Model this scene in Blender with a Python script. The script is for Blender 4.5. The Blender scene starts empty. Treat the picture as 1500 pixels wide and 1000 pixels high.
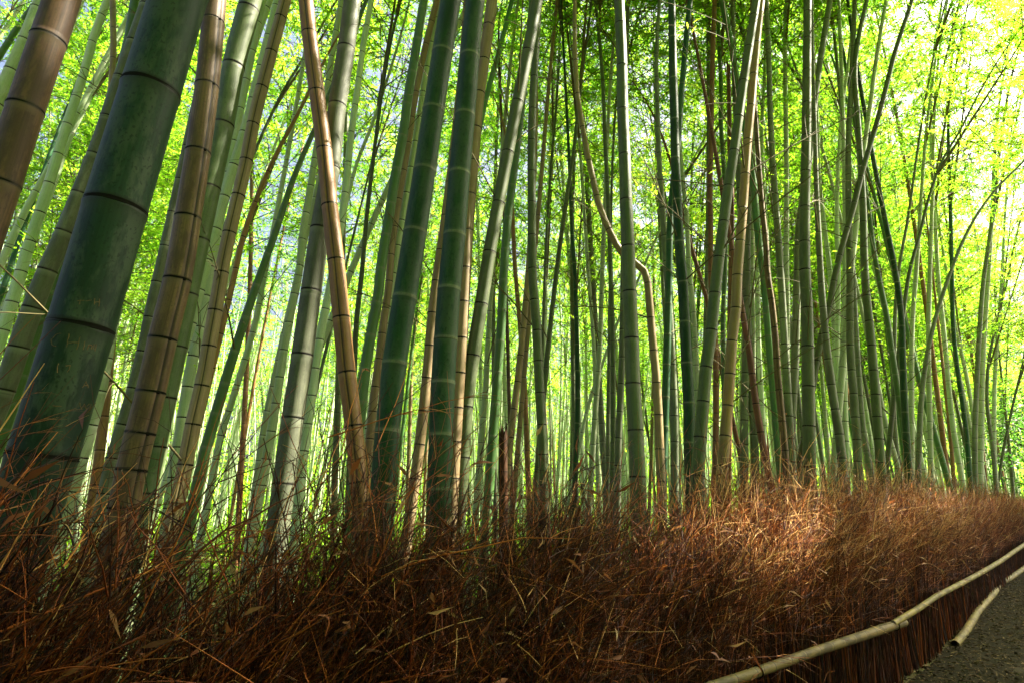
import bpy, math, random
import numpy as np
from mathutils import Vector, Matrix
from mathutils.bvhtree import BVHTree

random.seed(7)
rng = np.random.default_rng(11)
S = bpy.context.scene
COL = S.collection
R = math.radians

# ------------------------------------------------------------------ camera
F, PITCH, EYE = 900.0, R(15.0), 1.30          # focal length in px of a 1500 px wide frame
CP, SP = math.cos(PITCH), math.sin(PITCH)
cam_d = bpy.data.cameras.new('camera'); cam = bpy.data.objects.new('camera', cam_d); COL.objects.link(cam)
cam.location = (0, 0, EYE); cam.rotation_euler = (math.pi / 2 + PITCH, 0, 0)
cam_d.sensor_width = 36; cam_d.lens = 36 * F / 1500
cam_d.clip_start = 0.05; cam_d.clip_end = 3000
S.camera = cam

def ray(u, v):
    a, b = (u - 750) / F, (v - 500) / F
    return np.array([a, CP + b * SP, SP - b * CP])
def at(u, v, Y):                               # point of the pixel ray at world depth Y
    d = ray(u, v); t = Y / d[1]
    return np.array([0, 0, EYE]) + d * t, t

# ------------------------------------------------------------------ helpers
def quads(name, V, Q, mats, parent=None, smooth=True, midx=None, attrs=None):
    me = bpy.data.meshes.new(name)
    V = np.asarray(V, np.float32); Q = np.asarray(Q, np.int32)
    me.vertices.add(len(V)); me.vertices.foreach_set('co', V.ravel())
    me.loops.add(Q.size); me.loops.foreach_set('vertex_index', Q.ravel())
    me.polygons.add(len(Q)); me.polygons.foreach_set('loop_start', np.arange(0, Q.size, 4, dtype=np.int32))
    for m in (mats if isinstance(mats, (list, tuple)) else [mats]): me.materials.append(m)
    if midx is not None: me.polygons.foreach_set('material_index', np.asarray(midx, np.int32))
    me.update(calc_edges=True)
    if smooth: me.polygons.foreach_set('use_smooth', np.ones(len(Q), bool))
    for k, a in (attrs or {}).items():
        a = np.asarray(a, np.float32)
        if a.ndim == 1:
            at_ = me.attributes.new(k, 'FLOAT', 'POINT'); at_.data.foreach_set('value', a)
        else:
            at_ = me.attributes.new(k, 'FLOAT_VECTOR', 'POINT'); at_.data.foreach_set('vector', a.ravel())
    me.validate()
    return me
def link(name, data, parent=None):
    o = bpy.data.objects.new(name, data); COL.objects.link(o)
    if parent is not None: o.parent = parent
    return o
def tag(o, label=None, cat=None, group=None, kind=None):
    if label: o['label'] = label
    if cat: o['category'] = cat
    if group: o['group'] = group
    if kind: o['kind'] = kind
    return o

def norm(a): return a / (np.linalg.norm(a, axis=-1, keepdims=True) + 1e-9)

def tubes(P, Rad, k=3):
    """many tubes at once: P (N,S,3), Rad (N,S) -> verts, quads"""
    P = np.asarray(P, float); Rad = np.asarray(Rad, float)
    N, Sg, _ = P.shape
    D = norm(P[:, -1] - P[:, 0])
    ref = np.where(np.abs(D[:, 2:3]) > .8, np.array([[1., 0, 0]]), np.array([[0, 0, 1.]]))
    A = norm(np.cross(D, ref)); B = np.cross(D, A)
    th = np.arange(k) * 2 * np.pi / k
    ring = (A[:, None, :] * np.cos(th)[None, :, None] + B[:, None, :] * np.sin(th)[None, :, None])
    V = P[:, :, None, :] + ring[:, None] * Rad[:, :, None, None]
    n = np.arange(N)[:, None, None] * Sg * k; s = np.arange(Sg - 1)[None, :, None] * k; j = np.arange(k)[None, None, :]; j2 = (j + 1) % k
    b = n + s
    Q = np.stack([b + j, b + j2, b + k + j2, b + k + j], -1).reshape(-1, 4)
    return V.reshape(-1, 3), Q
class Acc:
    def __init__(s): s.V = []; s.Q = []; s.T = []; s.M = []; s.n = 0
    def add(s, V, Q, tint, m=0):
        V = np.asarray(V); s.V.append(V); s.Q.append(np.asarray(Q) + s.n); s.n += len(V)
        s.T.append(np.broadcast_to(np.asarray(tint, float), (len(V),))); s.M.append(np.full(len(Q), m))
    def mesh(s, name, mats, smooth=True):
        return quads(name, np.concatenate(s.V), np.concatenate(s.Q), mats, midx=np.concatenate(s.M), smooth=smooth,
                     attrs={'tint': np.concatenate(s.T)})
def leaves(B, D, Nn, L, W, curl=.12):
    """leaf blades: base B, direction D, normal Nn (n,3), length L, width W -> folded 2-quad blades"""
    n = len(B); D = norm(D); Sd = norm(np.cross(D, Nn)); Nn = np.cross(Sd, D)
    L = np.broadcast_to(L, (n,))[:, None]; W = np.broadcast_to(W, (n,))[:, None]
    mid = B + D * L * .42
    tip = B + D * L - Nn * L * curl
    l = mid + Sd * W * .5 + Nn * W * .18; r = mid - Sd * W * .5 + Nn * W * .18
    V = np.stack([B, l, tip, r], 1).reshape(-1, 3)
    i = np.arange(n)[:, None] * 4
    return V, i + np.array([[0, 1, 2, 3]])

# ------------------------------------------------------------------ materials
def newmat(name):
    m = bpy.data.materials.new(name); m.use_nodes = True
    nt = m.node_tree; nt.nodes.clear()
    return m, nt, (lambda t, **k: mk(nt, t, **k))
def mk(nt, t, **k):
    n = nt.nodes.new(t)
    for a, b in k.items(): setattr(n, a, b)
    return n
def mixc(nt, fac, a, b, mode='MIX'):
    n = nt.nodes.new('ShaderNodeMix'); n.data_type = 'RGBA'; n.blend_type = mode; n.clamp_result = True
    for s, val in ((0, fac), (6, a), (7, b)):
        if hasattr(val, 'node'): nt.links.new(val, n.inputs[s])
        else: n.inputs[s].default_value = val if s == 0 else (*val, 1)
    return n.outputs[2]
def mathn(nt, op, a, b=0.0, c=0.0):
    n = nt.nodes.new('ShaderNodeMath'); n.operation = op
    for i, val in enumerate((a, b, c)):
        if hasattr(val, 'node'): nt.links.new(val, n.inputs[i])
        else: n.inputs[i].default_value = val
    return n.outputs[0]
def ramp(nt, fac, stops):
    n = nt.nodes.new('ShaderNodeValToRGB'); e = n.color_ramp.elements
    while len(e) < len(stops): e.new(.5)
    for el, (p, c) in zip(e, stops): el.position = p; el.color = (*c, 1) if len(c) == 3 else c
    nt.links.new(fac, n.inputs[0]); return n.outputs[0]
def noise(nt, vec, scale, detail=3, rough=.55):
    n = nt.nodes.new('ShaderNodeTexNoise'); n.inputs['Scale'].default_value = scale
    n.inputs['Detail'].default_value = detail; n.inputs['Roughness'].default_value = rough
    if vec is not None: nt.links.new(vec, n.inputs['Vector'])
    return n.outputs['Fac']
def vscale(nt, vec, s):
    n = nt.nodes.new('ShaderNodeVectorMath'); n.operation = 'MULTIPLY'; nt.links.new(vec, n.inputs[0]); n.inputs[1].default_value = s
    return n.outputs[0]

def stem_mat(name, base, alt, blotch, ring, powder, streak=.5, blotch_amt=.5, rough=.5, spec=.35):
    """culm wall: fibre streaks along the culm, mould blotches, dark or pale ridge lines, waxy bloom below each node"""
    m, nt, N = newmat(name)
    suv = N('ShaderNodeAttribute', attribute_name='suv').outputs['Vector']
    nd = N('ShaderNodeAttribute', attribute_name='nd').outputs['Vector']
    sep = N('ShaderNodeSeparateXYZ'); nt.links.new(nd, sep.inputs[0])
    info = N('ShaderNodeObjectInfo').outputs['Random']
    add = N('ShaderNodeVectorMath', operation='ADD'); nt.links.new(suv, add.inputs[0])
    off = N('ShaderNodeCombineXYZ'); nt.links.new(mathn(nt, 'MULTIPLY', info, 57.0), off.inputs[2]); nt.links.new(off.outputs[0], add.inputs[1])
    v = add.outputs[0]
    st = noise(nt, vscale(nt, v, (150, 150, 2.2)), 1.0, 4, .6)
    bl = noise(nt, vscale(nt, v, (16, 16, 5)), 1.0, 5, .65)
    big = noise(nt, vscale(nt, v, (4, 4, 1.1)), 1.0, 2, .5)
    sp = noise(nt, vscale(nt, v, (120, 120, 90)), 1.0, 2, .5)
    c = mixc(nt, ramp(nt, big, [(.32, (0, 0, 0)), (.68, (1, 1, 1))]), base, alt)
    c = mixc(nt, mathn(nt, 'MULTIPLY', ramp(nt, st, [(.42, (0, 0, 0)), (.7, (1, 1, 1))]), streak), c, tuple(x * .45 for x in base))
    c = mixc(nt, mathn(nt, 'MULTIPLY', ramp(nt, bl, [(.46, (0, 0, 0)), (.56, (1, 1, 1))]), blotch_amt), c, blotch)
    c = mixc(nt, mathn(nt, 'MULTIPLY', ramp(nt, sp, [(.58, (0, 0, 0)), (.66, (1, 1, 1))]), blotch_amt * .7), c, tuple(x * .5 for x in base))
    val = N('ShaderNodeHueSaturation'); nt.links.new(c, val.inputs['Color'])
    nt.links.new(mathn(nt, 'MULTIPLY_ADD', info, .5, .75), val.inputs['Value'])
    nt.links.new(mathn(nt, 'MULTIPLY_ADD', info, .03, .485), val.inputs['Hue'])
    c = val.outputs[0]
    c = mixc(nt, mathn(nt, 'MULTIPLY', sep.outputs[1], mathn(nt, 'MULTIPLY_ADD', bl, .9, .25)), c, powder)
    c = mixc(nt, sep.outputs[0], c, ring)
    c = mixc(nt, sep.outputs[2], c, (.012, .008, .006))
    p = N('ShaderNodeBsdfPrincipled'); nt.links.new(c, p.inputs['Base Color'])
    nt.links.new(mathn(nt, 'MULTIPLY_ADD', bl, .35, rough - .17), p.inputs['Roughness'])
    p.inputs['Specular IOR Level'].default_value = spec
    bp = N('ShaderNodeBump'); bp.inputs['Strength'].default_value = .12; bp.inputs['Distance'].default_value = .004
    nt.links.new(mathn(nt, 'ADD', st, bl), bp.inputs['Height']); nt.links.new(bp.outputs[0], p.inputs['Normal'])
    o = N('ShaderNodeOutputMaterial'); nt.links.new(p.outputs[0], o.inputs[0])
    return m
DK, PALE = (.018, .013, .009), (.15, .18, .10)
STEM = {
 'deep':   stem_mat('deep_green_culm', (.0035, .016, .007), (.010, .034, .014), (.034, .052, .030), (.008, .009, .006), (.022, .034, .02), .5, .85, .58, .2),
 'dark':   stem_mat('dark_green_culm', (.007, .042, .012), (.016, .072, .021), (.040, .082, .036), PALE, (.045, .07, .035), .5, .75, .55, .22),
 'green':  stem_mat('green_culm', (.045, .130, .028), (.075, .170, .040), (.095, .150, .065), PALE, (.11, .16, .08), .35, .35, .45),
 'pale':   stem_mat('pale_green_culm', (.310, .420, .215), (.400, .495, .290), (.430, .470, .330), DK, (.52, .57, .43), .35, .4, .6),
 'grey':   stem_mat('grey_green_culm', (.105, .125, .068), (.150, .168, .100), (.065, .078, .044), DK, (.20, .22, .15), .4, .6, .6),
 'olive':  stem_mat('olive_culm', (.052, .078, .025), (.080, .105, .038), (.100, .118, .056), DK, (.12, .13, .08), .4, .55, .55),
 'tan':    stem_mat('tan_culm', (.200, .135, .064), (.250, .175, .088), (.120, .080, .040), DK, (.24, .18, .11), .6, .35, .55),
 'brown':  stem_mat('brown_culm', (.118, .066, .027), (.160, .096, .042), (.058, .033, .016), DK, (.13, .09, .05), .85, .75, .6),
 'orange': stem_mat('orange_brown_culm', (.200, .088, .027), (.250, .120, .040), (.105, .048, .018), DK, (.30, .17, .08), .7, .4, .5),
 'gold':   stem_mat('golden_tan_culm', (.310, .185, .060), (.260, .190, .075), (.180, .130, .060), DK, (.32, .24, .12), .5, .45, .5),
 'red':    stem_mat('red_brown_culm', (.165, .062, .028), (.220, .090, .040), (.080, .036, .020), DK, (.18, .08, .04), .8, .5, .55),
 'char':   stem_mat('weathered_stump', (.050, .020, .011), (.080, .032, .016), (.02, .010, .006), DK, (.06, .03, .02), .9, .7, .7, .1),
 'rail':   stem_mat('rail_bamboo', (.170, .125, .028), (.120, .110, .034), (.050, .042, .016), DK, (.17, .14, .06), .7, .8, .6, .15),
}
def plain(name, col, rough=.7, var=.4, scale=40):
    m, nt, N = newmat(name)
    g = N('ShaderNodeTexCoord').outputs['Object']
    c = mixc(nt, noise(nt, g, scale, 3), tuple(x * (1 - var) for x in col), tuple(x * (1 + var) for x in col))
    p = N('ShaderNodeBsdfPrincipled'); nt.links.new(c, p.inputs['Base Color']); p.inputs['Roughness'].default_value = rough; p.inputs['Specular IOR Level'].default_value = .06
    o = N('ShaderNodeOutputMaterial'); nt.links.new(p.outputs[0], o.inputs[0]); return m
RING_DARK = plain('node_ring_dark', (.008, .008, .006), .9)
RING_PALE = plain('node_ring_pale', (.13, .15, .09), .7, .6, 9)
CARVE = plain('carved_scar', (.13, .085, .04), .9, .8, 45)
SPLINTER = plain('splintered_wood', (.11, .045, .022), .85, .6, 90)

def leafy(name, stops, tr_stops, tr=.55, rough=.45, objvar=True):
    m, nt, N = newmat(name)
    t = N('ShaderNodeAttribute', attribute_name='tint').outputs['Fac']
    if objvar:
        info = N('ShaderNodeObjectInfo').outputs['Random']
        t = mathn(nt, 'ADD', mathn(nt, 'MULTIPLY', t, .60), mathn(nt, 'MULTIPLY', info, .40))
    c1 = ramp(nt, t, stops); c2 = ramp(nt, t, tr_stops)
    p = N('ShaderNodeBsdfPrincipled'); nt.links.new(c1, p.inputs['Base Color']); p.inputs['Roughness'].default_value = rough
    p.inputs['Specular IOR Level'].default_value = .3 if tr > .15 else .06
    d = N('ShaderNodeBsdfTranslucent'); nt.links.new(c2, d.inputs['Color'])
    mx = N('ShaderNodeMixShader'); mx.inputs[0].default_value = tr
    nt.links.new(p.outputs[0], mx.inputs[1]); nt.links.new(d.outputs[0], mx.inputs[2])
    o = N('ShaderNodeOutputMaterial'); nt.links.new(mx.outputs[0], o.inputs[0]); return m
LEAF = leafy('bamboo_leaf', [(0, (.030, .085, .012)), (.5, (.065, .130, .014)), (1, (.120, .165, .018))],
             [(0, (.06, .29, .018)), (.5, (.31, .62, .024)), (1, (.56, .69, .05))], .78)
TWIG = leafy('dry_twig', [(0, (.012, .003, .0008)), (.35, (.050, .0125, .0016)), (.7, (.285, .062, .007)), (.9, (.60, .20, .032)), (1, (.82, .50, .19))],
             [(0, (.06, .02, .01)), (.5, (.25, .09, .03)), (1, (.7, .42, .16))], .2, .5, False)
DRYLEAF = leafy('dry_leaf', [(0, (.10, .035, .014)), (.5, (.22, .085, .03)), (1, (.34, .24, .11))],
                [(0, (.18, .05, .015)), (.5, (.4, .14, .04)), (1, (.5, .32, .12))], .35, .6, False)
BRANCH = plain('branch_bark', (.11, .095, .045), .7, .4, 12)

# ------------------------------------------------------------------ sky and sun
SUN_AZ, SUN_EL = 80.0, 48.0
W = bpy.data.worlds.new('World'); S.world = W; W.use_nodes = True
nt = W.node_tree; nt.nodes.clear()
sky = nt.nodes.new('ShaderNodeTexSky'); sky.sky_type = 'NISHITA'; sky.sun_disc = False
sky.sun_elevation = R(SUN_EL); sky.sun_rotation = R(SUN_AZ); sky.air_density = 1.0; sky.dust_density = 10.0; sky.ozone_density = .6
bg = nt.nodes.new('ShaderNodeBackground'); bg.inputs[1].default_value = .052
out = nt.nodes.new('ShaderNodeOutputWorld'); nt.links.new(sky.outputs[0], bg.inputs[0]); nt.links.new(bg.outputs[0], out.inputs[0])
sd = bpy.data.lights.new('sun', 'SUN'); sd.energy = 5.0; sd.angle = R(.53); sd.color = (1, .91, .74)
so = bpy.data.objects.new('sun', sd); COL.objects.link(so); so.location = (20, 10, 30)
sv = Vector((math.sin(R(SUN_AZ)) * math.cos(R(SUN_EL)), math.cos(R(SUN_AZ)) * math.cos(R(SUN_EL)), math.sin(R(SUN_EL))))
so.rotation_euler = sv.to_track_quat('Z', 'Y').to_euler()

# ------------------------------------------------------------------ crowns and branches (shared meshes)
def bend_tube(p0, d, L, n, droop):
    t = np.linspace(0, 1, n)[None, :, None]
    p = p0[:, None] + d[:, None] * (L[:, None, None] * t)
    p[:, :, 2] -= (droop * L)[:, None] * t[:, :, 0] ** 2
    return p
def crown_mesh(name, H=7.5, nb=58, per=95, rad=1.55, Ls=.105, Ws=.021, low=0.0):
    a = Acc()
    h = np.sort(rng.uniform(low, 1, nb)) ** .95 * H
    az = rng.uniform(0, 2 * np.pi, nb); el = R(1) * rng.uniform(15, 58, nb)
    d = np.stack([np.cos(az) * np.cos(el), np.sin(az) * np.cos(el), np.sin(el)], 1)
    L = rad * (1 - .62 * (h / H) ** 1.6) * rng.uniform(.65, 1.25, nb)
    p0 = np.stack([0 * h, 0 * h, h], 1)
    P = bend_tube(p0, d, L, 6, rng.uniform(.15, .5, nb))
    r = np.linspace(.009, .002, 6)[None] * np.ones((nb, 1))
    V, Q = tubes(P, r, 3); a.add(V, Q, .3, 1)
    # leader
    V, Q = tubes(np.array([[[0, 0, z] for z in np.linspace(0, H, 8)]]), np.linspace(.022, .003, 8)[None], 6); a.add(V, Q, .3, 1)
    # side twigs
    ns = 9
    bi = np.repeat(np.arange(nb), ns); tt = rng.uniform(.28, 1, nb * ns)
    k = tt * 5; k0 = np.minimum(k.astype(int), 4); fr = (k - k0)[:, None]
    b = P[bi, k0] * (1 - fr) + P[bi, k0 + 1] * fr
    sdv = norm(d[bi] * .8 + rng.normal(0, .55, (nb * ns, 3)))
    sl = L[bi] * rng.uniform(.14, .38, nb * ns)
    T = bend_tube(b, sdv, sl, 4, rng.uniform(.2, .6, nb * ns))
    V, Q = tubes(T, np.linspace(.0035, .001, 4)[None] * np.ones((nb * ns, 1)), 3); a.add(V, Q, .3, 1)
    nl = max(1, per // ns)
    ti = np.repeat(np.arange(nb * ns), nl); tt = rng.uniform(.25, 1, len(ti)) * 3
    k0 = np.minimum(tt.astype(int), 2); fr = (tt - k0)[:, None]
    b = T[ti, k0] * (1 - fr) + T[ti, k0 + 1] * fr
    ld = norm(sdv[ti] * .7 + rng.normal(0, .6, (len(ti), 3)) + np.array([0, 0, -.35]))
    nn = norm(np.array([0, 0, 1.]) + rng.normal(0, .55, (len(ti), 3)))
    Lr = Ls * rng.uniform(.6, 1.3, len(ti))
    V, Q = leaves(b, ld, nn, Lr, Ws * rng.uniform(.7, 1.3, len(ti)))
    br = rng.uniform(0, 1, nb)
    tint = np.clip(br[bi][ti] * .70 + rng.uniform(-.05, .35, len(ti)), 0, 1)
    a.add(V, Q, np.repeat(tint, 4), 0)
    return a.mesh(name, [LEAF, BRANCH], smooth=False)
CROWN_MID = [crown_mesh('crown_leaves', 7.5, 52, 90, 1.8, .105, .021) for _ in range(4)]
CROWN_FAR = [crown_mesh('crown_leaves', 10.5, 96, 99, 2.2, .11, .023, .0) for _ in range(5)]
def branch_mesh(L=1.5, nl=26):
    a = Acc()
    d = norm(np.array([[1, .0, .85]]))
    P = bend_tube(np.zeros((1, 3)), d, np.array([L]), 7, np.array([rng.uniform(.05, .3)]))
    V, Q = tubes(P, np.linspace(.006, .0016, 7)[None], 5); a.add(V, Q, .3, 1)
    n = 9; tt = rng.uniform(.2, 1, n) * 6; k0 = np.minimum(tt.astype(int), 5); fr = (tt - k0)[:, None]
    b = P[0][k0] * (1 - fr) + P[0][k0 + 1] * fr
    sd_ = norm(d + rng.normal(0, .5, (n, 3))); T = bend_tube(b, sd_, rng.uniform(.25, .6, n) * L * .6, 5, rng.uniform(.05, .5, n))
    V, Q = tubes(T, np.linspace(.0028, .001, 5)[None] * np.ones((n, 1)), 3); a.add(V, Q, .3, 1)
    if nl:
        ti = rng.integers(0, n, nl); b = T[ti, rng.integers(2, 5, nl)]
        V, Q = leaves(b, norm(sd_[ti] + rng.normal(0, .6, (nl, 3)) + np.array([0, 0, -.3])), norm(np.array([0, 0, 1.]) + rng.normal(0, .5, (nl, 3)))  , .075, .013)
        a.add(V, Q, np.repeat(rng.uniform(0, 1, nl), 4), 0)
    return a.mesh('bare_branch', [LEAF, BRANCH], smooth=False)
BRANCHES = [branch_mesh(rng.uniform(1.1, 1.9), int(n)) for n in (0, 0, 0, 5, 9)]

# ------------------------------------------------------------------ culms
def ring_mesh(mat):
    k = 28; prof = [(.992, -.10), (1.025, -.06), (1.04, -.03), (1.005, 0), (1.035, .035), (1.02, .06), (.992, .085)]
    V = []; Q = []
    for i, (r, z) in enumerate(prof):
        for j in range(k):
            th = 2 * math.pi * j / k; V.append((r * math.cos(th), r * math.sin(th), z))
    for i in range(len(prof) - 1):
        for j in range(k): Q.append((i * k + j, i * k + (j + 1) % k, (i + 1) * k + (j + 1) % k, (i + 1) * k + j))
    return quads('node_ring', V, Q, mat)
RINGS = {0: ring_mesh(RING_DARK), 1: ring_mesh(RING_PALE)}

def catmull(P, n, ten=1.0):
    P = np.asarray(P, float)
    d = np.r_[0, np.cumsum(np.linalg.norm(np.diff(P[:, :3], axis=0), axis=1))]
    s = np.linspace(0, d[-1], n); out = np.empty((n, P.shape[1]))
    m = np.gradient(P, d, axis=0) if len(P) > 2 else np.repeat(((P[1] - P[0]) / d[1])[None], 2, 0)
    m = m * ten
    for q, si in enumerate(s):
        i = min(np.searchsorted(d, si, 'right') - 1, len(d) - 2); h = d[i + 1] - d[i]; t = (si - d[i]) / h
        out[q] = (2*t**3-3*t**2+1)*P[i] + (t**3-2*t**2+t)*h*m[i] + (-2*t**3+3*t**2)*P[i+1] + (t**3-t**2)*h*m[i+1]
    return out, s

def stem_mesh(name, path, mat, node_s, sides, crack=None, cap=True, jag=0):
    """one continuous culm wall. path: dense (x,y,z,r) rows; node_s: arc lengths of nodes; crack: angle of a split seam"""
    seg = np.r_[0, np.cumsum(np.linalg.norm(np.diff(path[:, :3], axis=0), axis=1))]
    tot = seg[-1]; rows = []                      # (s, radius factor, A ridge, B powder)
    for i, s in enumerate(node_s):
        r = np.interp(s, seg, path[:, 3]); u = max(.008, r * .22)
        rows += [(s - 4 * u, 1, 0, 0), (s - 2.2 * u, 1.0, 0, .5), (s - .8 * u, 1.015, 0, 1), (s - .3 * u, 1.04, .75, .4), (s, 1.0, 1, 0), (s + .3 * u, 1.03, .75, 0), (s + .9 * u, 1.005, .12, 0), (s + 2 * u, 1, 0, 0)]
    rows += [(s, 1, 0, 0) for s in np.arange(0, tot + .01, max(.12, tot / 90))] + [(tot, 1, 0, 0)]
    rows = sorted(r for r in rows if 0 <= r[0] <= tot)
    keep = [rows[0]]
    for r in rows[1:]:
        if r[0] - keep[-1][0] > 1e-4: keep.append(r)
    rows = np.array(keep); s = rows[:, 0]
    C = np.stack([np.interp(s, seg, path[:, i]) for i in range(4)], 1)
    T = norm(np.gradient(C[:, :3], axis=0)); 
    th = np.arange(sides) * 2 * np.pi / sides
    cr = np.zeros(sides)
    if crack is not None:
        crack = crack % (2 * np.pi)
        th = np.sort(np.r_[th[np.abs((th - crack + np.pi) % (2*np.pi) - np.pi) > .26], crack - .13, crack, crack + .13])
        cr = (np.abs(th - crack) < .02).astype(float); sides = len(th)
    X = norm(np.cross(np.array([0, 1., 0])[None], T)); Yv = np.cross(T, X)   # angle -90deg faces the camera side
    ring = X[:, None] * np.cos(th)[None, :, None] + Yv[:, None] * np.sin(th)[None, :, None]
    rr = (C[:, 3] * rows[:, 1])[:, None] * np.ones((1, sides)); rr *= 1 - .14 * cr[None]
    wob = 1 + .012 * np.sin(s[:, None] * 3.1 + th[None] * 2)
    V = C[:, None, :3] + ring * (rr * wob)[:, :, None]
    if jag:
        V[-1] += T[-1] * (rng.uniform(-1, .6, (sides, 1)) * jag); V[-2] += T[-1] * (rng.uniform(-.4, .2, (sides, 1)) * jag)
    suv = np.stack([np.cos(th)[None] * C[:, 3:4], np.sin(th)[None] * C[:, 3:4], s[:, None] * np.ones((1, sides))], -1)
    fade = np.ones((len(s), 1))
    nd = np.stack([rows[:, 2:3] * np.ones((1, sides)), rows[:, 3:4] * np.ones((1, sides)), fade * cr[None]], -1)
    n = len(s); i = np.arange(n - 1)[:, None] * sides; j = np.arange(sides)[None]; j2 = (j + 1) % sides
    Q = np.stack([i + j, i + j2, i + sides + j2, i + sides + j], -1).reshape(-1, 4)
    V = V.reshape(-1, 3); suv = suv.reshape(-1, 3); nd = nd.reshape(-1, 3)
    return quads(name, V, Q, mat, attrs={'suv': suv, 'nd': nd})

CULMS = []          # records for labelling
def base_of(path): return Vector(path[0, :3])

def culm(key, path, kind, spacing, D0, rings, pale, crown, sides, crack=None, nodes_v=None, Y=None, jag=0, branches=0, short=False):
    """path: dense world rows from the ground up. Returns the culm Empty with stem, node rings, crown and branches as parts"""
    b = base_of(path); root = bpy.data.objects.new('bamboo_culm', None); COL.objects.link(root)
    root.location = b; root.empty_display_size = .2
    loc = path.copy(); loc[:, :3] -= np.array(b)
    seg = np.r_[0, np.cumsum(np.linalg.norm(np.diff(loc[:, :3], axis=0), axis=1))]; tot = seg[-1]
    nodes = []; s = rng.uniform(.05, .2)
    if nodes_v:
        zs = sorted(at(750, v, Y)[0][2] for v in nodes_v)
        sv_ = [float(np.interp(z, path[:, 2], seg)) for z in zs]
        st = sv_[1] - sv_[0]; q = sv_[0] - st
        while q > .08: nodes.append(q); q -= st * .92; st *= .92
        nodes = sorted(nodes) + sv_; s = sv_[-1] + (sv_[-1] - sv_[-2])
    while s < tot - .03:
        nodes.append(s); z = s
        s += spacing * min(1.25, .72 + .12 * z) * rng.uniform(.94, 1.06)
    so_ = link('stem', stem_mesh('stem', loc, STEM[kind], nodes, sides, crack, jag=jag), root)
    T = norm(np.gradient(loc[:, :3], axis=0))
    if rings:
        for q in nodes:
            p = np.array([np.interp(q, seg, loc[:, i]) for i in range(4)])
            w = path[0, :3] + p[:3]; w = w + (0, 0, 0)
            cz = (w[1]) * CP + (w[2] - EYE) * SP
            vv = 500 - F * ((w[2] - EYE) * CP - w[1] * SP) / cz
            if not -40 < vv < 790: continue
            t = np.array([np.interp(q, seg, T[:, i]) for i in range(3)])
            o = link('node_ring', RINGS[pale], root); o.location = p[:3]; o.scale = (p[3], p[3], p[3] * 1.35)
            o.rotation_mode = 'QUATERNION'; o.rotation_quaternion = Vector(t).to_track_quat('Z', 'Y')
    if crown is not None and not short:
        cm, c0, Hc = crown
        p0 = np.array([np.interp(tot * c0, seg, loc[:, i]) for i in range(3)]); p1 = loc[-1, :3]
        o = link('crown', cm, root); o.location = p0
        L = np.linalg.norm(p1 - p0) * 1.04
        q = Vector(p1 - p0).to_track_quat('Z', 'Y'); o.rotation_mode = 'QUATERNION'
        o.rotation_quaternion = q @ Matrix.Rotation(rng.uniform(0, 6.28), 3, 'Z').to_quaternion()
        o.scale = (rng.uniform(.85, 1.2),) * 2 + (L / Hc,)
    for k in range(branches):
        hz = rng.uniform(.16, .5) * tot
        i = int(np.argmin(np.abs(np.array(nodes) - hz))); q = nodes[i]
        p = np.array([np.interp(q, seg, loc[:, j]) for j in range(3)])
        o = link('branch', BRANCHES[int(rng.integers(0, len(BRANCHES)))], root); o.location = p
        o.rotation_euler = (rng.uniform(-.25, .25), rng.uniform(-.35, .3), rng.uniform(0, 6.28)); o.scale = (rng.uniform(.7, 1.3),) * 3
    return root, so_

def screen_x(path, v):
    w = path[:, :3]; cz = w[:, 1] * CP + (w[:, 2] - EYE) * SP
    vv = 500 - F * ((w[:, 2] - EYE) * CP - w[:, 1] * SP) / cz; uu = 750 + F * w[:, 0] / cz
    o = np.argsort(vv); return float(np.interp(v, vv[o], uu[o]))

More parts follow.
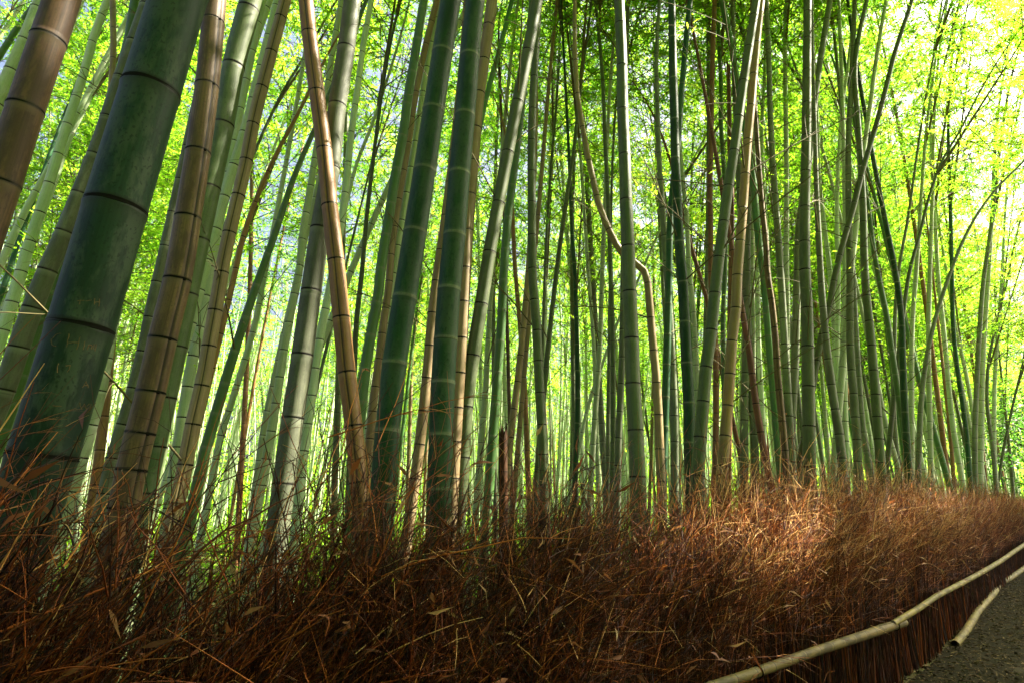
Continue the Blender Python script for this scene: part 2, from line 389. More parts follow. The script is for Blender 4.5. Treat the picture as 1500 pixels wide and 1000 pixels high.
# traced culms: key, kind, points (px of the photograph), width top, width bottom, diameter in m, options
T = [
('brown_topleft','brown',[(91,0),(37,160),(4,262),(-40,390)],46,52,.105,dict(nodes=[60,160,270])),
('L2','pale',[(60,0),(36,60),(15,106),(-6,155)],17,19,.09,{}),
('L3','green',[(56,0),(28,38),(2,78)],8,9,.07,{}),
('L4','pale',[(34,4),(0,54)],5,6,.06,{}),
('L5','pale',[(158,0),(138,52),(126,97),(97,187),(67,285),(36,380),(22,430),(4,485)],10,17,.085,{}),
('L6','pale',[(146,116),(124,160),(104,200),(80,270),(50,345)],5,8,.06,{}),
('L7','pale',[(68,252),(48,288),(24,336),(-2,395)],8,11,.07,{}),
('L8','pale',[(30,256),(10,315),(-4,365)],8,10,.07,{}),
('L9','dark',[(42,312),(28,350),(14,395),(-2,440)],6,8,.07,{}),
('L10','grey',[(186,92),(176,120),(150,200),(124,268),(95,340),(66,405),(36,484),(10,560),(-14,620)],21,30,.10,{}),
('L11','green',[(198,0),(187,66),(171,126),(160,165),(140,225)],13,15,.09,{}),
('L12','tan',[(165,0),(166,80),(161,150),(158,260)],8,9,.05,{}),
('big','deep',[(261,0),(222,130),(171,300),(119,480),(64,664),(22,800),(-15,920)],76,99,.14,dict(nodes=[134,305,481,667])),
('L13','green',[(92,405),(72,450),(52,520),(24,624),(2,710)],11,14,.08,{}),
('L14b','green',[(82,405),(48,480),(20,570),(0,630)],7,11,.08,{}),
('L14','pale',[(172,440),(162,490),(148,568),(124,656),(96,752),(66,850)],16,20,.08,{}),
('L15','orange',[(166,470),(160,530),(150,628),(144,680),(136,732)],13,15,.07,{}),
('L16','grey',[(238,380),(222,450),(208,520),(190,590),(168,660),(150,735)],16,20,.08,{}),
('tan_big','brown',[(315,0),(303,128),(290,224),(275,320),(262,400),(238,498),(221,574),(193,686),(178,760)],32,44,.105,dict(nodes=[34,128,224,320,411,497,574,634,688],crack=-.55)),
('G3','olive',[(368,0),(342,98),(328,180),(308,276),(288,372),(270,460)],32,28,.10,dict(nodes=[16,98,184,276,352])),
('G4','pale',[(394,0),(364,90),(338,200),(320,276),(305,345),(290,405)],11,14,.08,{}),
('G5','pale',[(392,60),(376,122),(358,195),(336,264),(314,344),(300,392),(278,478),(262,526),(240,622),(226,674),(205,760)],13,19,.085,{}),
('G6','pale',[(302,424),(290,488),(280,536),(266,624),(258,680),(248,745)],15,18,.085,{}),
('tan_split','tan',[(418,0),(398,75),(386,120),(372,176),(360,240),(344,308),(328,380),(318,440),(307,502),(296,564),(282,624),(270,688),(256,752)],17,23,.085,dict(crack=-1.2)),
('T3','orange',[(444,152),(398,240),(374,296),(356,348),(346,392),(332,452),(320,500),(305,560)],5,11,.06,{}),
('G7','green',[(458,196),(432,256),(402,345),(382,400),(360,464),(338,532),(320,592),(300,664),(286,725)],7,18,.08,{}),
('G7b','olive',[(444,86),(420,125),(376,216),(350,280)],4,5,.045,{}),
('G8','pale',[(400,340),(388,400),(372,480),(352,548),(338,592),(324,636),(312,696)],8,11,.075,{}),
('G9','pale',[(500,0),(486,84),(476,150),(462,228),(454,280),(444,340),(438,400),(424,468),(416,512),(404,592),(396,640),(385,700)],8,14,.08,{}),
('G9b','pale',[(434,410),(420,470),(400,560),(384,640),(376,700)],8,10,.07,{}),
('grey_big','grey',[(516,0),(507,72),(494,156),(484,248),(469,336),(456,426),(443,520),(429,612),(416,708),(408,770)],25,35,.11,dict(nodes=[72,156,248,336,427,520,612,708],Yadd=.45)),
('orange_lean','orange',[(448,0),(453,50),(464,136),(475,220),(483,302),(492,382),(500,466),(508,546),(518,624),(524,690),(530,760)],22,28,.10,dict(nodes=[50,136,220,302,382,466,546,624],crack=-1.5)),
('G10','pale',[(544,0),(532,68),(524,128),(514,200),(506,280),(498,340),(482,428),(472,476),(464,524),(454,600),(444,672),(438,732)],8,15,.08,{}),
('G11','olive',[(586,0),(568,84),(556,160),(546,240),(536,328),(530,400),(522,472),(518,560)],4,9,.06,{}),
('G12','pale',[(546,180),(520,248),(508,296),(492,370)],5,7,.055,{}),
('G13','pale',[(574,264),(548,320),(520,384),(482,476),(460,532),(444,590)],9,12,.08,{}),
('G14','olive',[(538,264),(510,376),(490,460)],3,5,.05,{}),
('G15','green',[(621,0),(608,80),(598,140),(590,200),(582,240),(572,304),(557,400),(554,432),(546,476),(538,520),(532,566),(528,610),(522,670)],13,17,.08,{}),
('G16','tan',[(640,0),(618,92),(604,168),(598,210),(586,280),(572,380),(570,412),(562,472),(556,520),(548,580),(542,640)],9,13,.08,{}),
('G17','pale',[(644,0),(622,120),(608,212),(598,270),(586,340),(570,440)],9,12,.08,{}),
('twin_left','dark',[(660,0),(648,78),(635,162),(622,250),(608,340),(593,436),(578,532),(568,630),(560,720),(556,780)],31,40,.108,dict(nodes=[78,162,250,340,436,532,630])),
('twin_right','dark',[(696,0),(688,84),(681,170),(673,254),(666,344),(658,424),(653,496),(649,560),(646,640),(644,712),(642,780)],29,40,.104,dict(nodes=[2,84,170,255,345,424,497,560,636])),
('olive_lean','olive',[(787,0),(773,76),(758,150),(744,224),(730,298),(717,370),(705,446),(693,520),(683,596),(678,670),(672,750)],17,23,.10,dict(nodes=[0,76,150,224,298,370,446,521,596,670])),
('T4','tan',[(721,0),(710,80),(700,152),(694,224),(686,320),(680,420)],17,19,.09,{}),
('T5','tan',[(650,340),(636,440),(624,568),(616,640),(604,730)],15,17,.08,{}),
('G18','green',[(750,0),(732,72),(714,136),(698,212),(686,280)],7,9,.065,{}),
('G19','brown',[(731,90),(735,190),(738,300)],4,5,.045,{}),
('G20','green',[(772,80),(762,170),(754,240),(744,320),(738,396),(734,480),(728,560),(722,640),(716,720),(712,780)],11,16,.08,{}),
('G21','olive',[(787,40),(782,120),(779,190),(779,300),(780,400),(786,480),(790,560),(795,650),(797,740)],11,16,.08,{}),
('G22','tan',[(816,0),(810,60),(801,160),(792,270),(785,350)],5,7,.055,{}),
('T6a','tan',[(780,300),(774,400),(764,504),(758,560),(748,640),(743,700)],9,11,.075,{}),
('T6b','orange',[(750,300),(755,400),(762,480),(768,560),(772,660),(776,760)],6,9,.065,{}),
('stump','char',[(737,628),(737,700),(738,800)],13,15,.07,dict(stump=1)),
('G22b','pale',[(722,400),(716,480),(712,560),(704,660)],7,10,.075,{}),
('kinked','tan',[(842,0),(842,72),(846,140),(852,180),(860,224),(868,260),(876,296),(888,328),(906,364),(920,380),(936,388),(946,400),(951,440),(956,500),(961,548),(964,600),(966,650)],6,14,.07,dict(Yadd=.5)),
('mid_grey','olive',[(907,0),(911,98),(912,162),(915,228),(917,294),(920,362),(922,428),(925,496),(927,562),(931,630),(934,698),(936,770)],15,26,.10,dict(nodes=[36,98,162,228,294,362,428,496,562,630,698])),
('G23','olive',[(872,0),(880,80),(884,140),(886,200),(890,280),(894,380),(896,440),(898,550),(898,640),(897,710)],5,9,.065,{}),
('G24','grey',[(913,400),(912,480),(910,560),(906,640),(905,700)],9,11,.075,{}),
('G25','dark',[(828,120),(834,240),(838,340),(842,400),(845,500),(846,600),(843,680),(842,730)],4,9,.065,{}),
('G26','olive',[(862,40),(850,128),(840,224),(828,304),(816,392),(806,480),(800,540),(792,630)],4,9,.065,{}),
('G28','olive',[(816,140),(806,260),(800,360),(796,470)],4,5,.05,{}),
('G29a','pale',[(886,300),(882,400),(878,520),(872,600),(866,696)],6,9,.07,{}),
('G29b','pale',[(855,300),(862,400),(870,512),(874,640)],5,7,.06,{}),
('G29c','pale',[(930,420),(910,460),(880,540),(860,600),(846,670)],4,6,.055,{}),
('G29d','grey',[(894,400),(893,480),(891,600),(890,690)],5,7,.06,{}),
('G30','grey',[(966,0),(962,72),(963,160),(966,240),(970,300),(975,380),(981,460),(985,540),(988,620),(988,720)],5,13,.08,{}),
('green_dark_thin','dark',[(1011,0),(1004,70),(998,140),(994,200),(986,270),(982,320),(980,400),(978,480),(976,548),(974,608),(972,664),(971,730)],8,13,.075,{}),
('white_ring','dark',[(984,0),(985,56),(986,116),(988,176),(989,232),(992,294),(995,355),(1000,414),(1003,472),(1006,532),(1009,590),(1010,648),(1012,710)],11,19,.09,dict(nodes=[56,116,176,233,294,355,414,472,532,590,648])),
('G32','pale',[(994,180),(998,240),(1006,320),(1010,400),(1016,460),(1020,540),(1023,620)],6,10,.075,{}),
('G33','orange',[(1000,310),(1012,360),(1024,400),(1034,435),(1046,490)],6,7,.06,{}),
('olive_mottled','olive',[(1108,0),(1089,120),(1075,222),(1067,274),(1060,326),(1053,378),(1047,430),(1042,484),(1034,538),(1030,588),(1026,640),(1022,696),(1018,750)],12,21,.09,dict(nodes=[120,172,222,274,326,378,430,484,538,588,640,696])),
('golden','gold',[(1115,0),(1108,64),(1104,108),(1100,156),(1095,206),(1088,306),(1084,354),(1080,404),(1078,452),(1072,500),(1069,548),(1066,594),(1062,638),(1059,682),(1056,740)],11,18,.085,dict(nodes=[64,110,156,206,256,306,354,404,452,500,548,594,638,682])),
('red_thin','red',[(1047,0),(1044,80),(1042,192),(1040,280),(1041,352),(1041,400),(1045,460),(1048,512),(1049,580),(1048,664),(1047,720)],7,10,.065,{}),
('G34','grey',[(1037,0),(1038,120),(1038,240),(1037,330),(1035,420)],6,7,.065,{}),
('G35','green',[(1051,0),(1053,60),(1056,120),(1056,180),(1060,240),(1062,300),(1062,400),(1059,470),(1060,530)],6,8,.065,{}),
('G36','green',[(1057,0),(1068,48),(1078,108),(1086,160),(1096,216),(1103,260),(1107,310),(1113,365),(1118,400),(1124,470)],9,11,.075,{}),
('snapped','red',[(1067,92),(1068,150),(1069,220),(1072,300),(1071,380),(1070,450)],6,9,.065,dict(stump=1)),
('brown_thin','brown',[(1104,100),(1106,156),(1110,220),(1116,300),(1122,360),(1124,400),(1130,440),(1136,500),(1140,560),(1144,600),(1149,656),(1153,720)],6,12,.07,dict(crack=-1.9)),
('red_lean','red',[(1088,460),(1094,495),(1099,525),(1104,568),(1112,620),(1120,664),(1130,715)],9,12,.07,{}),
('GR1','grey',[(1100,200),(1096,290),(1094,400),(1093,500),(1091,580),(1090,630),(1090,710)],9,13,.085,{}),
('GR2','grey',[(1098,520),(1103,600),(1107,700)],11,13,.085,{}),
('GR3a','grey',[(1102,330),(1102,400),(1103,480),(1103,540)],6,8,.07,{}),
('GR3b','pale',[(1108,330),(1110,400),(1112,520),(1116,590)],6,8,.07,{}),
('GR4','grey',[(1152,0),(1150,80),(1151,160),(1152,240),(1152,320),(1152,400),(1153,440),(1152,560)],6,9,.075,{}),
('GR5','grey',[(1122,0),(1126,80),(1128,160),(1132,240),(1138,320),(1142,380),(1144,410),(1148,480),(1154,580)],7,12,.08,{}),
('GR6','pale',[(1120,100),(1116,200),(1118,260),(1124,360)],5,6,.06,{}),
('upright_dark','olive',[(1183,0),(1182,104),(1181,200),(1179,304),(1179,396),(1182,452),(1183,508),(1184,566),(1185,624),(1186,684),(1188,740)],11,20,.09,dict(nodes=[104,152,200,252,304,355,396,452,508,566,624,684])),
('VG2','grey',[(1216,0),(1206,60),(1196,128),(1190,180),(1187,220),(1178,280),(1170,340),(1168,400),(1166,480),(1164,540),(1160,610),(1158,690)],8,13,.085,{}),
('GR7','grey',[(1194,200),(1196,280),(1200,360),(1202,400),(1210,500),(1222,592),(1230,640),(1236,704)],6,14,.085,{}),
('GR8','grey',[(1198,200),(1200,260),(1210,352),(1216,400),(1222,490)],5,8,.07,{}),
('dark_diag','olive',[(1336,0),(1310,80),(1296,136),(1282,188),(1264,248),(1250,304),(1234,360),(1224,400),(1214,452),(1202,500),(1194,540),(1186,590)],6,11,.075,{}),
('GR9','grey',[(1298,0),(1288,60),(1280,112),(1274,160),(1268,200),(1260,260),(1255,320),(1248,380),(1240,470)],5,10,.075,{}),
('GR10','grey',[(1252,0),(1250,60),(1246,140),(1243,200),(1243,300),(1245,400),(1246,520),(1252,600),(1256,660),(1257,720)],6,13,.085,{}),
('stout','olive',[(1270,0),(1259,48),(1252,100),(1256,168),(1260,232),(1264,300),(1266,380),(1268,420),(1275,490),(1281,560),(1287,640),(1293,720)],6,15,.09,{}),
('GR12','pale',[(1244,80),(1234,160),(1228,240),(1226,320),(1228,400),(1226,520),(1226,610)],4,9,.075,{}),
('GR13','grey',[(1238,330),(1238,400),(1236,520),(1237,600),(1240,690)],7,11,.08,{}),
('GR14','grey',[(1252,440),(1256,520),(1266,640),(1280,716)],7,10,.08,{}),
('GR15','green',[(1262,240),(1270,290),(1282,380),(1290,420),(1300,470),(1306,512),(1318,590)],6,9,.075,{}),
('RA','grey',[(1330,320),(1316,400),(1310,500),(1309,600),(1314,680)],4,8,.07,{}),
('RB2','grey',[(1370,90),(1358,180),(1350,280),(1342,400),(1336,480),(1335,560),(1335,640),(1336,720)],3,9,.08,{}),
('arching','grey',[(1496,240),(1460,276),(1428,320),(1404,368),(1392,400),(1372,460),(1358,520),(1350,580),(1346,660),(1344,730)],3,9,.075,{}),
('RD','dark',[(1296,320),(1310,390),(1320,460),(1322,520),(1325,592),(1330,680)],7,11,.08,{}),
('RE','pale',[(1366,280),(1362,400),(1360,520),(1362,620),(1364,700)],5,8,.075,{}),
('RF','olive',[(1406,192),(1382,232),(1360,292),(1348,340),(1332,400),(1322,470),(1312,560)],3,7,.06,{}),
('RG','pale',[(1370,330),(1374,400),(1384,500),(1390,568),(1396,624),(1404,672),(1414,732)],5,8,.075,{}),
('RH','dark',[(1392,300),(1394,380),(1398,500),(1404,552),(1414,620),(1422,712)],5,7,.075,{}),
('RI','grey',[(1456,300),(1448,360),(1442,400),(1434,500),(1430,580),(1428,640),(1429,728)],5,8,.08,{}),
('RJ','pale',[(1454,300),(1448,400),(1440,520),(1437,640),(1436,720)],5,9,.085,{}),
('RK','grey',[(1476,408),(1460,472),(1448,532),(1446,592),(1454,656),(1460,728)],3,6,.07,{}),
('RL','pale',[(1468,400),(1462,480),(1457,560),(1456,640),(1459,720)],4,7,.075,{}),
('RM','olive',[(1498,532),(1482,600),(1466,680),(1460,725)],3,4,.06,{}),
('RN','green',[(1338,520),(1350,570),(1366,624),(1380,672),(1394,725)],7,9,.085,{}),
('RO','orange',[(1388,600),(1394,660),(1398,712)],5,6,.07,{}),
('RP','pale',[(1390,420),(1400,480),(1416,552),(1428,624)],4,6,.07,{}),
('RQ','grey',[(1468,560),(1476,632),(1484,720)],3,5,.06,{}),
('RU','pale',[(1270,490),(1282,544),(1298,624),(1314,680),(1326,736)],6,9,.075,{}),
]
T = [(k_, 'pale' if q_ == 'grey' and k_[0] in 'GR' and i_ % 2 and p_[-1][0] > 1090 else q_, p_, *r_) for i_, (k_, q_, p_, *r_) in enumerate(T)]
BARE = {'char', 'brown', 'tan', 'orange', 'red', 'gold'}          # dead culms: no leaves
PALE_RING = {'dark', 'green'}
for idx, (key, kind, pts, w0, w1, D, op) in enumerate(T):
    v = np.array([p[1] for p in pts], float)
    q = pts[-1]; a, b = (q[0] - 750) / F, (q[1] - 500) / F
    cosw = 1.0 / math.sqrt(1 + (a * a))
    zc = D * F / (w1 * (cosw ** .6))
    Y = zc * (CP + b * SP)
    sl = ray(*q)[0] / ray(*q)[1]
    ymin = (2.62 + D + 1.1 * min(1.3, max(0, (sl - .68) / .1))) / max(.16, 1 - sl) if sl < .84 else 14.0
    Y = max(Y, ymin) + op.get('Yadd', 0)
    P = []
    for (u, vv) in pts:
        p, t = at(u, vv, Y)
        f = (vv - pts[0][1]) / (pts[-1][1] - pts[0][1]); w = w0 + (w1 - w0) * f
        P.append([*p, .5 * w * t / F * .96])
    P = np.array(P[::-1])                                   # ground up
    d = P[1] - P[0]; dz = P[0, 2]
    base = P[0] - d / d[2] * dz; base[2] = -.04; base[3] = P[0, 3] * 1.04
    if dz > .05: P = np.vstack([base, P])
    stump = op.get('stump')
    if not stump:
        d = P[-1] - P[-2]; d3 = d[:3] / np.linalg.norm(d[:3])
        H = rng.uniform(12.5, 15.5) * (.8 if D < .07 else 1)
        if kind in BARE: H *= .62
        q = P[-1].copy(); r0 = q[3]; L = max(1.5, H - q[2]); n = 6
        lean = norm(np.array([d3[0] + rng.normal(0, .15), rng.normal(0, .15) - .02, 0]))
        for k in range(1, n + 1):
            t = k / n; st = L / n
            dd = norm(d3 * (1 - .25 * t) + np.array([0, 0, .12]) + lean * .32 * t * t)
            q = q.copy(); q[:3] += dd * st; q[3] = max(.006, r0 * (1 - .75 * t)); P = np.vstack([P, q])
    path, _ = catmull(P, 260 if key == 'kinked' else 110 if len(P) > 5 else 60, .35 if key == 'kinked' else 1.0)
    path[:, 3] = np.maximum(path[:, 3], .004)
    near = w1 >= 13
    crown = None
    if kind not in BARE and not stump and key != 'arching':
        crown = (CROWN_MID[idx % 4], .62 if Y < 9 else .50 if Y < 13 else .36, 7.5)
    nb = 0
    if not stump and Y < 16: nb = 4 if (q[0] > .2 and kind not in {'tan'}) else 1
    root, st = culm(key, path, kind, .25 * op.get('sp', 1) * (1 if D > .075 else 1.15), D, w1 >= 11, 1 if kind in PALE_RING else 0, crown,
                    28 if w1 > 24 else 16 if w1 > 12 else 10, op.get('crack'), op.get('nodes'), Y, jag=.09 if stump else 0, branches=0 if w1 > 24 else nb)
    CULMS.append(dict(key=key, root=root, stem=st, kind=kind, w=w1, x=screen_x(path, 560), path=path, Y=Y,
                      lean=(screen_x(path, 300) - screen_x(path, 560)), traced=True))

# ------------------------------------------------------------------ the rest of the grove, standing deeper behind
far_kinds = ['pale'] * 9 + ['grey'] * 5 + ['green'] * 4 + ['olive'] * 2 + ['tan'] + ['orange']
N_FAR = 155
placed = []
tries = 0
while len(placed) < N_FAR and tries < 6000:
    tries += 1
    u = rng.uniform(-60, 1490); Y = 10 + 34 * rng.uniform(0, 1) ** 1.15
    x = (u - 750) / F / (CP + .26 * SP) * Y
    if x > Y - 3.5 - max(0, (Y - 14) * .06): continue
    if any((x - a) ** 2 + (Y - b) ** 2 < .55 ** 2 for a, b in placed): continue
    placed.append((x, Y))
for k in range(400):                       # the tight wall of culms receding to the right, and the upper left corner
    if len(placed) >= N_FAR + 40: break
    if k % 5 < 4: u, Y = 1490 - 340 * rng.uniform() ** 1.5, rng.uniform(13, 34)
    else: u, Y = rng.uniform(-60, 330), rng.uniform(10, 18)
    x = (u - 750) / F / (CP + .26 * SP) * Y
    if x > Y - 3.6 - max(0, (Y - 14) * .06) or any((x - a) ** 2 + (Y - b) ** 2 < .4 ** 2 for a, b in placed): continue
    placed.append((x, Y))
for i, (x, Y) in enumerate(placed):
    kind = far_kinds[int(rng.integers(0, len(far_kinds)))]
    D = rng.uniform(.065, .11); H = rng.uniform(11.5, 17)
    lx, ly = rng.normal(.02, .05), rng.normal(0, .05)
    bx, by = rng.normal(0, .6), rng.normal(0, .6)
    P = []
    for t in np.linspace(0, 1, 9):
        P.append([x + lx * H * t + bx * t ** 3, Y + ly * H * t + by * t ** 3, -.04 + H * t * (1 - .02 * t), D / 2 * (1 - .15 * t - .65 * t * t) + .004])
    path, _ = catmull(np.array(P), 40)
    dead = kind in BARE
    crown = None if dead else (CROWN_FAR[i % 5], rng.uniform(.25, .42), 10.5)
    root, st = culm('far', path, kind, .29, D, False, 0, crown, 8, branches=1 if Y < 18 else 0)
    if i >= N_FAR:
        for ch in root.children:
            if ch.name.startswith('crown'): ch.scale = (1.45, 1.45, ch.scale[2])
    CULMS.append(dict(key='far', root=root, stem=st, kind=kind, w=D * F / Y, x=screen_x(path, 560), path=path, Y=Y,
                      lean=(screen_x(path, 300) - screen_x(path, 560)), traced=False))

FD = np.array([.7071, .7071, 0]); FN = np.array([.7071, -.7071, 0]); F0 = np.array([-1.05, 1.05, 0])   # fence line, its normal to the path
def fo(s): return -.10 - .058 * max(0, s - 6.5)
def fence_pt(s, off=0., z=0.): return F0 + FD * s + FN * off + np.array([0, 0, z])

# grove across the path: its crowns close the upper right corner and shade the fence
RIGHT = [(q, 3.7 + 1.7 * (k % 2) + .4 * math.sin(k * 2.3)) for k, q in enumerate(np.arange(-10, 6.0, .9))]
RIGHT += [(q, 7.5 + 2.5 * (k % 2)) for k, q in enumerate(np.arange(-8, 9.5, 1.7))]
RIGHT += [(22, 4.8), (24, 5.6), (26, 4.6), (29, 5.2)]
for i, (s, off) in enumerate(RIGHT):
    p = fence_pt(s, off); H = 14 + rng.uniform(-1, 1.5); P = []
    for t in np.linspace(0, 1, 9):
        q = p - FN * (.9 * t + 1.7 * t ** 3) ; P.append([q[0], q[1], -.04 + H * t * .97, .05 * (1 - .15 * t - .65 * t * t) + .004])
    path, _ = catmull(np.array(P), 40)
    root, st = culm('right', path, 'green', .29, .1, False, 0, (CROWN_FAR[i % 5], .34, 10.5), 8)
    tag(root, 'green bamboo culm of the leafy grove on the other side of the gravel path', 'bamboo', 'culms across the path')

# ------------------------------------------------------------------ ground
def ground_mat(name, a, b, c, scale, rough=.95):
    m, nt, N = newmat(name); g = N('ShaderNodeTexCoord').outputs['Object']
    n1 = noise(nt, g, scale, 6, .65); n2 = noise(nt, g, scale * 9, 3, .6)
    col = mixc(nt, ramp(nt, n1, [(.35, (0, 0, 0)), (.65, (1, 1, 1))]), a, b)
    col = mixc(nt, ramp(nt, n2, [(.55, (0, 0, 0)), (.7, (1, 1, 1))]), col, c)
    p = N('ShaderNodeBsdfPrincipled'); nt.links.new(col, p.inputs['Base Color']); p.inputs['Roughness'].default_value = rough; p.inputs['Specular IOR Level'].default_value = .05
    bp = N('ShaderNodeBump'); bp.inputs['Strength'].default_value = .45; bp.inputs['Distance'].default_value = .02
    nt.links.new(n2, bp.inputs['Height']); nt.links.new(bp.outputs[0], p.inputs['Normal'])
    o = N('ShaderNodeOutputMaterial'); nt.links.new(p.outputs[0], o.inputs[0]); return m
GROUND = ground_mat('leaf_litter_soil', (.050, .050, .018), (.085, .085, .030), (.13, .11, .05), 3)
GRAVEL = ground_mat('gravel', (.009, .009, .003), (.016, .015, .005), (.034, .029, .012), 12)
g = link('ground', quads('ground', [(-700, -700, 0), (700, -700, 0), (700, 700, 0), (-700, 700, 0)], [(0, 1, 2, 3)], GROUND)); tag(g, kind='structure')
ss = [-8, 6.5, 10, 14, 18, 24, 32, 45]
pv = [fence_pt(q, fo(q) + .04, .006) for q in ss] + [fence_pt(q, fo(q) + 3.3, .006) for q in ss]
g = link('path', quads('path', pv, [(k, k + 8, k + 9, k + 1) for k in range(7)], GRAVEL)); tag(g, kind='structure')
# chips and fallen leaves on the path
a = Acc(); n = 22000
s = 2.5 + 13 * rng.uniform(0, 1, n) ** 1.5; off = rng.uniform(-.02, 2.6, n) + np.array([fo(q) for q in s]); b = F0 + FD * s[:, None] + FN * off[:, None]; b[:, 2] = .012
d = rng.normal(0, 1, (n, 3)); d[:, 2] = rng.normal(0, .12, n)
V, Q = leaves(b, d, norm(np.array([0, 0, 1.]) + rng.normal(0, .25, (n, 3))), rng.uniform(.02, .085, n), rng.uniform(.006, .016, n)); a.add(V, Q, np.repeat(rng.uniform(0, 1, n), 4))
LITTER = leafy('path_litter', [(0, (.018, .016, .008)), (.5, (.055, .042, .018)), (1, (.17, .13, .055))], [(0, (.05, .04, .02)), (1, (.2, .16, .08))], .1, .8, False)
o = link('leaf_litter', a.mesh('leaf_litter', [LITTER], smooth=False)); tag(o, 'dry bamboo leaves and chips scattered over the gravel path', 'leaf litter', kind='stuff')
a = Acc(); n = 5000; k = 6
s = 2.5 + 11 * rng.uniform(0, 1, n) ** 1.6; off = rng.uniform(-.02, 2.6, n) + np.array([fo(q) for q in s]); c = F0 + FD * s[:, None] + FN * off[:, None]; r = rng.uniform(.005, .016, n)
cube = np.array([(-1, -1, 0), (1, -1, 0), (1, 1, 0), (-1, 1, 0), (-.6, -.6, 1), (.6, -.6, 1), (.6, .6, 1), (-.6, .6, 1)], float)
V = c[:, None] + (cube[None] * (1 + rng.normal(0, .25, (n, 8, 3)))) * r[:, None, None]; V[:, :, 2] += .002
f = np.array([(4, 5, 6, 7), (0, 1, 5, 4), (1, 2, 6, 5), (2, 3, 7, 6), (3, 0, 4, 7)])
a.add(V.reshape(-1, 3), (np.arange(n)[:, None, None] * 8 + f[None]).reshape(-1, 4), np.repeat(rng.uniform(0, 1, n), 8))
o = link('gravel', a.mesh('gravel', [leafy('pebble', [(0, (.016, .014, .007)), (1, (.05, .042, .024))], [(0, (0, 0, 0)), (1, (0, 0, 0))], 0, .9, False)], smooth=False)); tag(o, 'loose gravel covering the path', 'gravel', kind='stuff')

# ------------------------------------------------------------------ brushwood fence
def bundle_mesh(wd=.42, n=190, tall=1.0, tw=9, wild=1.0, sun_straw=0.0):
    a = Acc(); k = 8
    x = rng.uniform(-.06, wd + .06, n); y = rng.uniform(-.13, .13, n); h = rng.normal(1.05, .14, n) * tall; h[rng.uniform(0, 1, n) < .09] *= 1.24
    t = np.linspace(0, 1, k)[None]
    lx = rng.normal(.10, .12, n)[:, None] * wild; ly = rng.normal(0, .07, n)[:, None]; kx = rng.normal(.06, .12, n)[:, None] * wild
    P = np.stack([x[:, None] + lx * t + kx * t ** 3 + rng.normal(0, .0035, (n, k)), y[:, None] * (1 - .3 * t) + ly * t, h[:, None] * t - .01], -1)
    rr = rng.uniform(.0018, .0055, n)[:, None] * (1 - .72 * t)
    tint = np.clip(rng.normal(.24, .2, n), 0, 1)
    V, Q = tubes(P, rr, 4); a.add(V, Q, np.repeat(tint, k * 4))
    bi = np.repeat(np.arange(n), tw); N = len(bi); tt = (.50 + .50 * rng.uniform(0, 1, N) ** .85) * (k - 1); k0 = np.minimum(tt.astype(int), k - 2); fr = (tt - k0)[:, None]
    b = P[bi, k0] * (1 - fr) + P[bi, k0 + 1] * fr
    d = norm(norm(P[bi, -1] - P[bi, 0]) * 1.0 + rng.normal(0, .48 * wild, (N, 3)) * np.array([1, .9, .7]) + np.array([.34, 0, .05]))
    L = rng.uniform(.12, .42, N) * tall
    Tw = bend_tube(b, d, L, 5, rng.uniform(-.1, .35, N)); Tw[:, 1:] += rng.normal(0, .0022, (N, 4, 3))
    tint2 = np.clip(rng.normal(.36, .26, N) + (rng.uniform(0, 1, N) < .42) * sun_straw * 1.5 * np.clip((b[:, 2] - .5) / .4, 0, 1), 0, 1)
    V, Q = tubes(Tw, np.linspace(.0017, .0006, 5)[None] * rng.uniform(.55, 1.6, (N, 1)), 3); a.add(V, Q, np.repeat(tint2, 15))
    # fine ends
    m2 = N // 2; ti = rng.integers(0, N, m2); b = Tw[ti, rng.integers(2, 5, m2)]
    d2 = norm(d[ti] + rng.normal(0, .6 * wild, (m2, 3)))
    T2 = bend_tube(b, d2, rng.uniform(.05, .16, m2), 3, rng.uniform(0, .4, m2))
    V, Q = tubes(T2, np.linspace(.0010, .0005, 3)[None] * np.ones((m2, 1)), 3); a.add(V, Q, np.repeat(np.clip(rng.normal(.38, .27, m2) + (rng.uniform(0, 1, m2) < .45) * sun_straw * 1.4, 0, 1), 9))
    nl = 60; ti = rng.integers(0, N, nl); b = Tw[ti, -1]
    V, Q = leaves(b, norm(d[ti] + rng.normal(0, .7, (nl, 3)) - np.array([0, 0, .5])), norm(rng.normal(0, 1, (nl, 3)) + np.array([0, -.6, .5])), rng.uniform(.05, .11, nl), rng.uniform(.009, .016, nl), .3)
    a.add(V, Q, np.repeat(rng.uniform(0, 1, nl), 4), 1)
    return a.mesh('brushwood_bundle', [TWIG, DRYLEAF], smooth=False)
fence = bpy.data.objects.new('brushwood_fence', None); COL.objects.link(fence); fence.location = F0
tag(fence, 'reddish brown brushwood fence with a ragged twiggy top along the gravel path', 'fence')
FROT = math.pi / 4
BUN = [bundle_mesh(wild=1.0 + .15 * i) for i in range(5)]; BUN_SUNLIT = [bundle_mesh(wild=1.0 + .1 * i, sun_straw=.42) for i in range(4)]; BUN_FAR = [bundle_mesh(.9, 260, 1.0, 8, .9, .28) for _ in range(3)]  # right-hand sets add paler straw that puts sunlight into the twig colour
s = -1.9; i = 0
while s < 34:
    far = s > 9.5
    o = link('brushwood_bundle', BUN_FAR[i % 3] if far else BUN_SUNLIT[i % 4] if s > 2.45 else BUN[i % 5], fence)
    o.location = FD * s + FN * (-.12 + fo(s) + rng.normal(0, .015)); o.rotation_euler = (rng.normal(0, .02), rng.normal(0, .03), FROT)
    hz = float(np.interp(s, [.2, .8, 2.0, 2.8], [.93, 1.0, 1.0, 1.05])) + rng.normal(0, .04)
    o.scale = (1.0, 1.0, hz)
    s += .80 if far else .36; i += 1
